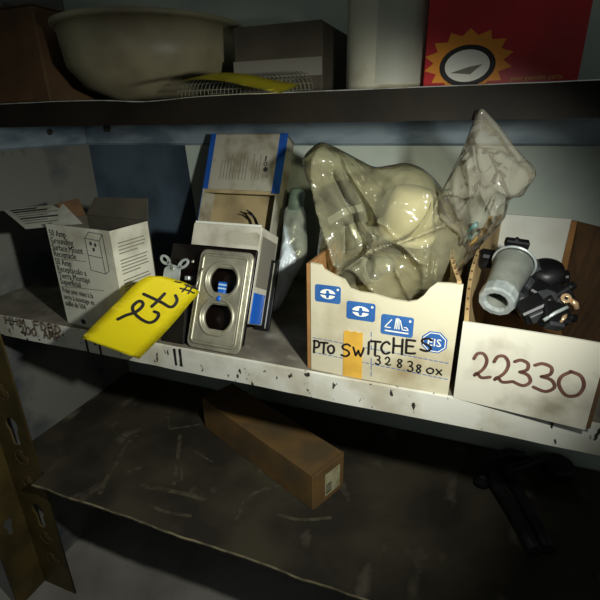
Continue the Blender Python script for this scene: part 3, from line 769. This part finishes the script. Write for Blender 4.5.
r_ = thing('cream_cap', 'large cream plastic cap at the right inside the yellowed plastic bag', 'cap', M)
m = MB(); m.lathe([(0, -.03), (.028, -.03), (.032, -.025), (.032, .022), (.026, .032), (0, .034)], 'pale_item', None, 28); m.build('body', r_)
m = MB(); m.lathe([(.032, -.028), (.036, -.027), (.036, -.018), (.032, -.016)], 'pale_item', None, 28); m.build('rim', r_)

BG = frame((0, .085, 0), (1, 0, 0), (0, .12, 1))
bag = inflated(BG, (385, 232), [(305, 166), (304, 157), (311, 149), (321, 142.5), (333, 146), (347, 153), (360, 160), (374, 166.5), (390, 165), (405, 163), (420, 167), (432, 176), (442, 188), (452, 203), (463, 217), (470, 232), (468, 250), (462, 266), (452, 283), (440, 300), (420, 312), (395, 314), (370, 308), (350, 298), (336, 286), (325, 272), (319, 258), (319, 240), (321, 222), (318, 205), (313, 188), (308, 177)], .055, .05, 'yellow_film', 1.7, amp=.010, freq=15, rings=34, na=230, folds=[(V(loc(BG, *a_)), V(loc(BG, *b_)), h_, f_) for a_, b_, h_, f_ in (
    ((345, 152), (392, 216), .022, .0048), ((392, 216), (426, 254), .020, .0045), ((338, 172), (360, 212), -.016, .005), ((360, 212), (374, 250), -.016, .005),
    ((346, 268), (380, 244), .020, .0042), ((380, 244), (446, 222), .018, .0042), ((432, 238), (428, 282), .016, .0042), ((324, 152), (322, 200), .014, .005),
    ((326, 205), (345, 258), .018, .0045), ((425, 168), (441, 200), .014, .0045), ((441, 200), (420, 236), .013, .004), ((360, 262), (400, 290), .014, .0045),
    ((386, 276), (390, 278), .018, .020), ((405, 262), (418, 296), .013, .004), ((352, 225), (350, 248), -.016, .006), ((334, 146), (352, 166), -.010, .004))])
tag(bag.build('plastic_bag', M=BG), 'yellowed plastic bag of switches bulging out of the PTO SWITCHES box', 'bag')
CB = frame((0, .075, .20), (1, 0, 0), (0, -.9, 1))
bag = inflated(CB, (482, 185), [(482, 108), (490, 115), (501, 128), (513, 144), (525, 158), (536, 172), (532, 181), (522, 190), (510, 199), (506, 214), (499, 224), (488, 236), (476, 250), (463, 268), (450, 276), (441, 262), (434, 240), (432, 220), (436, 202), (444, 186), (454, 168), (463, 148), (470, 130), (476, 115)], .022, .016, 'clear_film', 9.1, amp=.005, freq=20, rings=26, na=160, folds=[(V(loc(CB, *a_)), V(loc(CB, *b_)), h_, .0035) for a_, b_, h_ in (((470, 150), (476, 205), .010), ((500, 168), (530, 186), .010), ((452, 165), (462, 200), .008), ((484, 170), (496, 198), .009), ((445, 205), (470, 222), .010), ((455, 232), (480, 205), .010), ((500, 190), (486, 225), .010), ((482, 112), (520, 165), -.006))])
tag(bag.build('plastic_bag', M=CB), 'clear crumpled plastic bag standing up behind the yellowed one', 'bag')
m = MB(); m.tube([atY(463, 244, .108), atY(468, 237, .104), atY(473, 229, .098), atY(477, 223, .094)], [.0030, .0042, .0042, .0028], 'teal', 10)
tag(m.build('teal_lead'), 'short teal wire lead inside the clear plastic bag', 'wire')
m = MB(); m.tube([atY(464, 254, .115), atY(471, 245, .108), atY(480, 236, .104), atY(486, 226, .098), atY(492, 217, .092)], .0026, 'yellow_wire', 8)
m.tube([atY(466, 249, .112), atY(475, 240, .106), atY(484, 229, .098)], .0016, 'yellow_wire', 8)
tag(m.build('yellow_lead'), 'yellow wire lead inside the bottom of the clear plastic bag', 'wire')

# ---- white bin box 22330
NM2 = frame((.0055, -.0015, 0), (.1262, -.0147, 0), (0, 0, 1))
iN = NM2.inverted()
BW = .1275; BHf = .094; BD = .30; BHb = .153
root = thing('bin_box', 'white open bin box with 22330 written in brown marker', 'box', NM2)
m = MB()
tl = loc(NM2, 462, 321); tr = loc(NM2, 600, 343); br = loc(NM2, 585, 429)
fp = [(0, 0), (br[0], .0), (max(tr[0], BW), tr[1]), (BW*.75, (tr[1]+tl[1])/2+.001), (BW*.35, tl[1]+.001), (0, tl[1])]
m.prism(fp, -.0015, .0015, 'white_card_dirty')
def num(chx, x0_, y0_, x1_, y1_):
    X0, Y0, X1, Y1 = [430+x0_/3, 230+y0_/3, 430+x1_/3, 230+y1_/3]
    glyph(m, chx, ((X0, Y0), (X1, Y0+(X1-X0)*.14), (X0-.5, Y1-(X1-X0)*.12)), .0034, 'brown_marker', NM2, -.0015, .0008)
num('2', 130, 366, 182, 448); num('2', 190, 374, 248, 462); num('3', 252, 386, 305, 468); num('3', 312, 396, 378, 486); num('0', 386, 418, 464, 502)
m.build('front_panel', root)
m = MB(); bent_wall(m, .002, BD-.004, lambda t: BHf-.001+(BHb-BHf+.001)*t, .0005, .0045, .013)
m.build('side_panel', root)
bx = .0985
m = MB(); m.box(.004, bx, BD-.003, BD, 0, BHb, 'white_card'); m.build('back_panel', root)
m = MB(); m.prism([(bx-.004, 0.0), (bx+.008, 0.0), (bx+.011, BHb-.003), (bx-.001, BHb-.001)], BD-.010, BD-.004, 'kraft'); m.build('corner_strip', root)
m = MB(); b2 = bmesh.new(); rows = []
for i in range(13):
    t = i/12; y = .002+(BD-.012)*t
    bulge = .058*math.sin(PI*t)**.8; x = BW+(bx+.006-BW)*t
    zt_ = BHf+.004+(BHb-.006-BHf)*min(1, t*1.6)
    rows.append([b2.verts.new((x+dx*1.0, y, z)) for dx, z in ((0, 0.0005), (bulge*.5, zt_*.5), (bulge, zt_), (bulge+.004, zt_), (bulge*.5+.004, zt_*.5), (.004, .0005))])
for A_, B_ in zip(rows, rows[1:]):
    for j in range(6): b2.faces.new((A_[j], A_[(j+1) % 6], B_[(j+1) % 6], B_[j]))
b2.faces.new(rows[0]); b2.faces.new(rows[-1][::-1]); bmesh.ops.recalc_face_normals(b2, faces=b2.faces)
m.add(b2, 'kraft_dark'); m.build('side_panel', root)
m = MB(); m.box(.005, BW-.002, .002, BD-.004, .0004, .003, 'kraft'); m.build('bottom_panel', root)

# ---- contents of the bin
A = atY(496, 302.5, .050); B = atY(514.5, 262, .118)
ax = (B-A); L_ = ax.length; M = frame(A, ax.orthogonal(), ax)
ra = 17.0/F_PX*(A-CAM).dot(fw); rb = 19.5/F_PX*(B-CAM).dot(fw)
root = thing('pipe_coupling', 'zinc plated threaded pipe coupling with hex end in the white bin box', 'fitting', M)
m = MB(); m.lathe([(ra*.62, .004), (ra*.66, .001), (ra*.74, 0.0), (ra*1.0, 0), (ra*1.06, .003), (ra*1.06, .016), (ra*.97, .019)], 'zinc_bright', None, 12, False); m.build('hex_end', root)
m = MB(); m.lathe([(ra*.98, .017), (ra*1.0, L_*.5), (rb*.97, L_*.9), (rb*.9, L_), (ra*.66, L_*.99), (ra*.63, L_*.6)], 'zinc', None, 36); m.build('barrel', root)
m = MB(); prof = []
for k in range(34): prof.append((ra*(.63+.04*(k % 2)), .003+k*.0025))
m.lathe(prof, 'zinc', None, 28); m.build('thread', root)
m = MB(); m.tube([(rb*1.02*math.cos(t*PI/16), rb*1.02*math.sin(t*PI/16), L_*.97) for t in range(32)], .0016, 'zinc_bright', 8, closed=True); m.build('end_ring', root)

def fitting(px, py, Y, ax, zx, label, kind):
    p = atY(px, py, Y); M = frame(p, ax, zx)
    r_ = thing('black_fitting', label, 'fitting', M, 'black fittings in the white bin box')
    mm = MB()
    if kind == 'block':
        mm.box(-.014, .014, -.012, .012, -.010, .010, 'black_plastic', .002); mm.build('body', r_)
        mm = MB(); mm.box(-.008, .008, -.016, -.011, -.006, .006, 'grey_plastic', .001); mm.build('terminal_block', r_)
        mm = MB(); mm.tube([(.013, 0, 0), (.024, 0, .002)], .0045, 'black_plastic', 12); mm.build('stem', r_)
    elif kind == 'knob':
        mm.box(-.018, .012, -.008, .012, -.012, .008, 'black_plastic', .003); mm.build('body', r_)
        mm = MB(); mm.tube([(.004, 0, .006), (.012, 0, .020), (.020, 0, .034)], [.0036, .0036, .0036], 'black_plastic', 12); mm.build('stem', r_)
        mm = MB(); mm.box(.006, .034, -.005, .006, .022, .032, 'black_plastic', .0015); mm.build('knob', r_)
    elif kind == 'cap':
        mm.lathe([(0, .010), (.013, .009), (.019, .005), (.022, -.003), (.022, -.016), (.014, -.019), (0, -.019)], 'black_plastic', None, 28); mm.build('body', r_)
        mm = MB(); mm.box(.012, .026, -.007, .007, -.016, -.003, 'black_plastic', .002); mm.build('lug', r_)
    elif kind == 'socket':
        mm.lathe([(0, .016), (.010, .016), (.0125, .012), (.0125, -.018), (.006, -.020), (0, -.020)], 'grey_plastic', None, 6, False); mm.build('body', r_)
        mm = MB(); mm.lathe([(.012, -.004), (.016, -.004), (.016, .002), (.012, .002)], 'black_plastic', None, 20); mm.build('collar', r_)
fitting(494, 259, .150, (1, .1, -.1), (.2, -.3, 1), 'black fitting with a lever knob behind the zinc coupling', 'knob')
fitting(546, 271, .130, (1, 0, .1), (-.1, -.4, .9), 'largest rounded black fitting by the bin back', 'cap')
fitting(528, 272, .130, (.8, .3, -.5), (.4, -.3, .9), 'dark grey hexagonal fitting right of the coupling barrel', 'socket')
fitting(521, 288, .105, (.3, .8, .4), (-.6, .1, .8), 'black block fitting close against the coupling side', 'block')
fitting(541, 294, .100, (.9, -.2, -.4), (.3, -.5, .8), 'black block fitting in the middle of the bin', 'block')
fitting(556, 297, .085, (.7, .4, .5), (-.5, -.2, .8), 'black block fitting under the brass screw', 'block')
fitting(532, 309, .055, (.8, .2, .5), (-.4, -.4, .8), 'black block fitting just behind the front panel', 'block')
fitting(523, 306, .085, (.6, -.4, .5), (-.3, -.6, .8), 'dark grey hexagonal fitting tucked right of the coupling hex end', 'socket')
fitting(553, 315, .048, (.9, .3, -.2), (.1, -.6, .8), 'black block fitting lowest at the right front of the bin', 'block')
fitting(546, 306, .07, (.2, .9, .3), (-.2, -.3, .9), 'dark grey hexagonal fitting between the block fittings', 'socket')
# brass terminal screw, pin and tip
p = atY(566, 298.5, .068); M = frame(p, (1, 0, 0), (.3, -.7, .6))
root = thing('brass_terminal', 'brass ring terminal on the right of the black fittings', 'terminal', M)
m = MB(); m.outline([ell(0, 0, .0050, .0050, 24), ell(0, 0, .0024, .0024, 18)], .001, .0005, 'brass', Matrix.Rotation(PI/2, 4, 'X')); m.build('ring', root)
m = MB(); m.tube([(.005, -.002, 0), (.010, -.004, -.003), (.012, -.009, -.005)], [.003, .0034, .0026], 'brass', 10); m.build('crimp', root)
m = MB(); m.tube([atY(543.5, 320.5, .030), atY(555, 313, .036), atY(567.5, 307, .042)], .0019, 'zinc_bright', 10)
tag(m.build('silver_pin'), 'slim silver pin lying across the black fittings', 'pin')
m = MB(); m.tube([atY(560.5, 322.5, .034), atY(564, 317.5, .038), atY(566.5, 314.5, .042)], [.0012, .0024, .0014], 'brass', 10)
tag(m.build('brass_tip'), 'short brass tip below the silver pin', 'pin')

# =================================================================== bottom shelf
P0 = V((-.1889, .0726, ZB)); dL = V((-.291, .1315, 0)); LL = dL.length
LB = frame(P0+dL, -dL, (0, 0, 1)); LH = .074; LDp = .079
root = thing('long_carton', 'long brown cardboard carton lying on the dark bottom shelf', 'box', LB)
m = MB(); m.box(0, LL, 0, LDp, 0, LH, 'kraft_box', .0015); m.build('carton_body', root)
m = MB(); m.box(LL-.0005, LL+.0015, .003, LDp-.003, .002, LH-.001, 'kraft_box', .0005); m.box(LL-.004, LL+.0006, 0.001, LDp-.001, LH-.0006, LH+.0008, 'kraft_dark'); efl = m.build('end_flap', root)
m = MB(); m.box(LL+.0012, LL+.002, .028, .066, .012, .058, 'label_pale')
m.box(LL+.0019, LL+.0022, .031, .044, .016, .036, 'print_ink')
for k in range(4): m.box(LL+.0021, LL+.0024, .033+k*.003, .0342+k*.003, .018, .034, 'label_pale')
m.build('paper_label', efl)
# black frame tool at the lower right
M = T(.13, .25, ZB)
root = thing('clamp_frame', 'black bent metal clamp frame lying at the right of the bottom shelf', 'tool', M)
iM = M.inverted(); zt = ZB+.022
def fl_(pp, z=zt): return [iM @ atZ(x, y, z) for x, y in pp]
m = MB(); m.tube(fl_([(481, 482), (483, 470), (486, 462), (495, 456), (510, 453), (524, 457)]), .0095, 'black_iron', 10); m.build('end_hook', root)
m = MB(); m.tube(fl_([(487, 471), (500, 490), (513, 510), (524, 530), (535, 552)]), .0105, 'black_iron', 10); m.build('bar', root)
m = MB(); m.tube(fl_([(507, 468), (514, 485), (527, 508), (538, 528), (548, 550)]), .0105, 'black_iron', 10); m.build('bar', root)
m = MB(); m.tube(fl_([(497, 474), (509, 494), (522, 517), (532, 536)], ZB+.015), .005, 'iron_worn', 8); m.build('screw_rod', root)
m = MB(); m.tube(fl_([(508, 470), (520, 467), (535, 461), (548, 457)]), .0085, 'black_iron', 10); m.build('arm', root)
m = MB(); q = iM @ atZ(558, 467, ZB+.012); m.lathe([(0, .010), (.024, .010), (.027, .006), (.027, -.008), (0, -.011)], 'black_iron', T(*q), 24); m.build('pad', root)
m = MB(); q = iM @ atZ(482, 479, ZB+.012); m.lathe([(0, .012), (.012, .010), (.014, -.010), (0, -.012)], 'black_iron', T(*q), 20); m.build('foot', root)

# =================================================================== upper shelf
zu = ZU+.0005
M = T(-.68, .09, zu)
root = thing('rust_brown_box', 'rust brown cardboard box at the left end of the upper shelf', 'box', M)
m = MB(); m.box(-.10, .075, .0, .18, 0, .13, 'kraft_dark', .002); m.build('carton_body', root)
m = MB(); m.box(-.10, .075, .0, .18, .1305, .1325, 'kraft_dark'); m.build('lid_flap', root)
M = T(-.47, .17, zu)
root = thing('round_bowl', 'pale rounded plastic bowl right of the rust brown box', 'bowl', M)
m = MB(); m.lathe([(0, .0), (.055, .0), (.062, .006), (.100, .022), (.122, .050), (.128, .10), (.123, .10), (.116, .052), (.096, .028), (.05, .010), (0, .010)], 'bowl_pale', None, 48); m.build('body', root)
m = MB(); m.lathe([(.126, .097), (.134, .098), (.134, .104), (.124, .104)], 'bowl_pale', None, 48); m.build('rim', root)
# rolled wire mesh under the upper tag
M = T(-.275, .03, zu)
m = MB(); b2 = bmesh.new(); rows = []
for i in range(29):
    x = -.075+.15*i/28
    rows.append([b2.verts.new((x, .05-.035*math.cos(PI*j/10*1.1), .002+.026*math.sin(PI*min(j/10*1.0, 1)))) for j in range(11)])
for A_, B_ in zip(rows, rows[1:]):
    for j in range(10): b2.faces.new((A_[j], A_[j+1], B_[j+1], B_[j]))
bmesh.ops.wireframe(b2, faces=b2.faces[:], thickness=.0016, use_replace=True, use_boundary=True)
m.add(b2, 'mesh_grey'); tag(m.build('mesh_sleeve', M=M), 'pale wire mesh sleeve under the yellow tag on the upper shelf', 'mesh')
# second yellow tag lying over the lip
m = MB(); b2 = bmesh.new(); rows = []
for i in range(21):
    t = i/20
    c_ = [(160, 87), (190, 80), (222, 81), (250, 87), (281, 93)]
    p = interp(c_, t); base = atY(p.x, p.y, -.004+.0*t)
    dz = .0; hh = V((.004, .045, .010))
    rows.append([b2.verts.new(base+hh*s_) for s_ in (0, .33, .66, 1)])
for A_, B_ in zip(rows, rows[1:]):
    for j in range(3):
        f = b2.faces.new((A_[j], A_[j+1], B_[j+1], B_[j])); f.smooth = True
bmesh.ops.solidify(b2, geom=b2.faces[:], thickness=.0005)
m.add(b2, 'tag_yellow_dull'); tag(m.build('paper_tag'), 'blank curled yellow paper tag lying on the upper shelf edge', 'tag')
M = T(-.265, .12, zu)
root = thing('dim_carton', 'dull grey brown carton left of the white can on the upper shelf', 'box', M)
m = MB(); m.box(-.045, .075, 0, .12, 0, .085, 'dim_carton', .002); m.build('carton_body', root)
m = MB(); m.box(-.045, .075, -.002, .0, .026, .046, 'print_and_shade_grey'); m.build('label_band', root)
M = T(-.112, .13, zu)
root = thing('white_can', 'dirty white metal can standing left of the red box', 'can', M)
m = MB(); m.lathe([(0, 0), (.048, 0), (.0495, .002), (.0485, .006), (.0485, .118), (.0495, .122), (.046, .125), (.044, .121), (0, .119)], 'can_white', None, 48); m.build('body', root)
m = MB(); b2 = bmesh.new()
for i in range(15):
    a_ = math.radians(-95+i*6); b2.verts.new((.0489*math.cos(a_), .0489*math.sin(a_), .010)); b2.verts.new((.0489*math.cos(a_), .0489*math.sin(a_), .105))
b2.verts.ensure_lookup_table()
for i in range(14): b2.faces.new([b2.verts[k] for k in (2*i, 2*i+2, 2*i+3, 2*i+1)])
bmesh.ops.solidify(b2, geom=b2.faces[:], thickness=-.0004)
m.add(b2, 'can_label'); m.build('paper_label', root)
m = MB(); m.lathe([(0, .119), (.016, .119), (.016, .128), (.013, .130), (0, .130)], 'can_white', None, 24); m.build('cap', root)
x0 = atY(423, 84, .09).x; x1 = atY(578, 80, .09).x
M = T(x0, .09, zu)
root = thing('red_box', 'glossy red parts box with round black and white emblem on the upper shelf', 'box', M)
RW = x1-x0
m = MB(); m.box(0, RW, 0, .10, 0, .105, 'red_box', .001)
q = loc(M, 467, 66)
star = [(q[0]+(.044 if k % 2 else .034)*math.cos(2*PI*k/28), q[1]+.004+(.030 if k % 2 else .024)*math.sin(2*PI*k/28)) for k in range(28)]
star = [(x, max(z, .0015)) for x, z in star]
m.prism(star, -.0004, 0, 'orange_print')
m.prism(ell(q[0], q[1], .0275, .0195), -.0008, 0, 'marker'); m.prism(ell(q[0], q[1], .022, .0150), -.0012, 0, 'logo_white')
m.prism([(q[0]-.016, q[1]-.006), (q[0]+.004, q[1]-.008), (q[0]+.015, q[1]+.001), (q[0]+.002, q[1]-.001)], -.0014, 0, 'print_and_shade_grey')
q = loc(M, 510, 80.5); m.text('your genuine parts', .0062, 'tape', T(q[0], -.0004, q[1]) @ FACE)
m.build('carton_body', root)
m = MB(); m.box(.001, RW-.001, .001, .099, .1055, .107, 'red_box'); m.build('lid_flap', root)

# =================================================================== light
def spot(name, pos, target, power, angle, blend, size, col=(1, .97, .88)):
    l = bpy.data.lights.new(name, 'SPOT'); l.energy = power; l.spot_size = angle; l.spot_blend = blend
    l.shadow_soft_size = size; l.color = col
    o = bpy.data.objects.new(name, l); COL.objects.link(o); o.location = pos
    o.rotation_euler = (V(target)-V(pos)).to_track_quat('-Z', 'Y').to_euler(); return o
spot('camera_flash', (.085, -.29, .298), atY(265, 325, .06), 14.8, math.radians(88), 1.0, .012, (.98, 1, .92)).scale = (1.55, 1, 1)
w = bpy.data.worlds.new('room'); S.world = w; w.use_nodes = True
w.node_tree.nodes['Background'].inputs[0].default_value = (.86, .95, .92, 1)
w.node_tree.nodes['Background'].inputs[1].default_value = .09
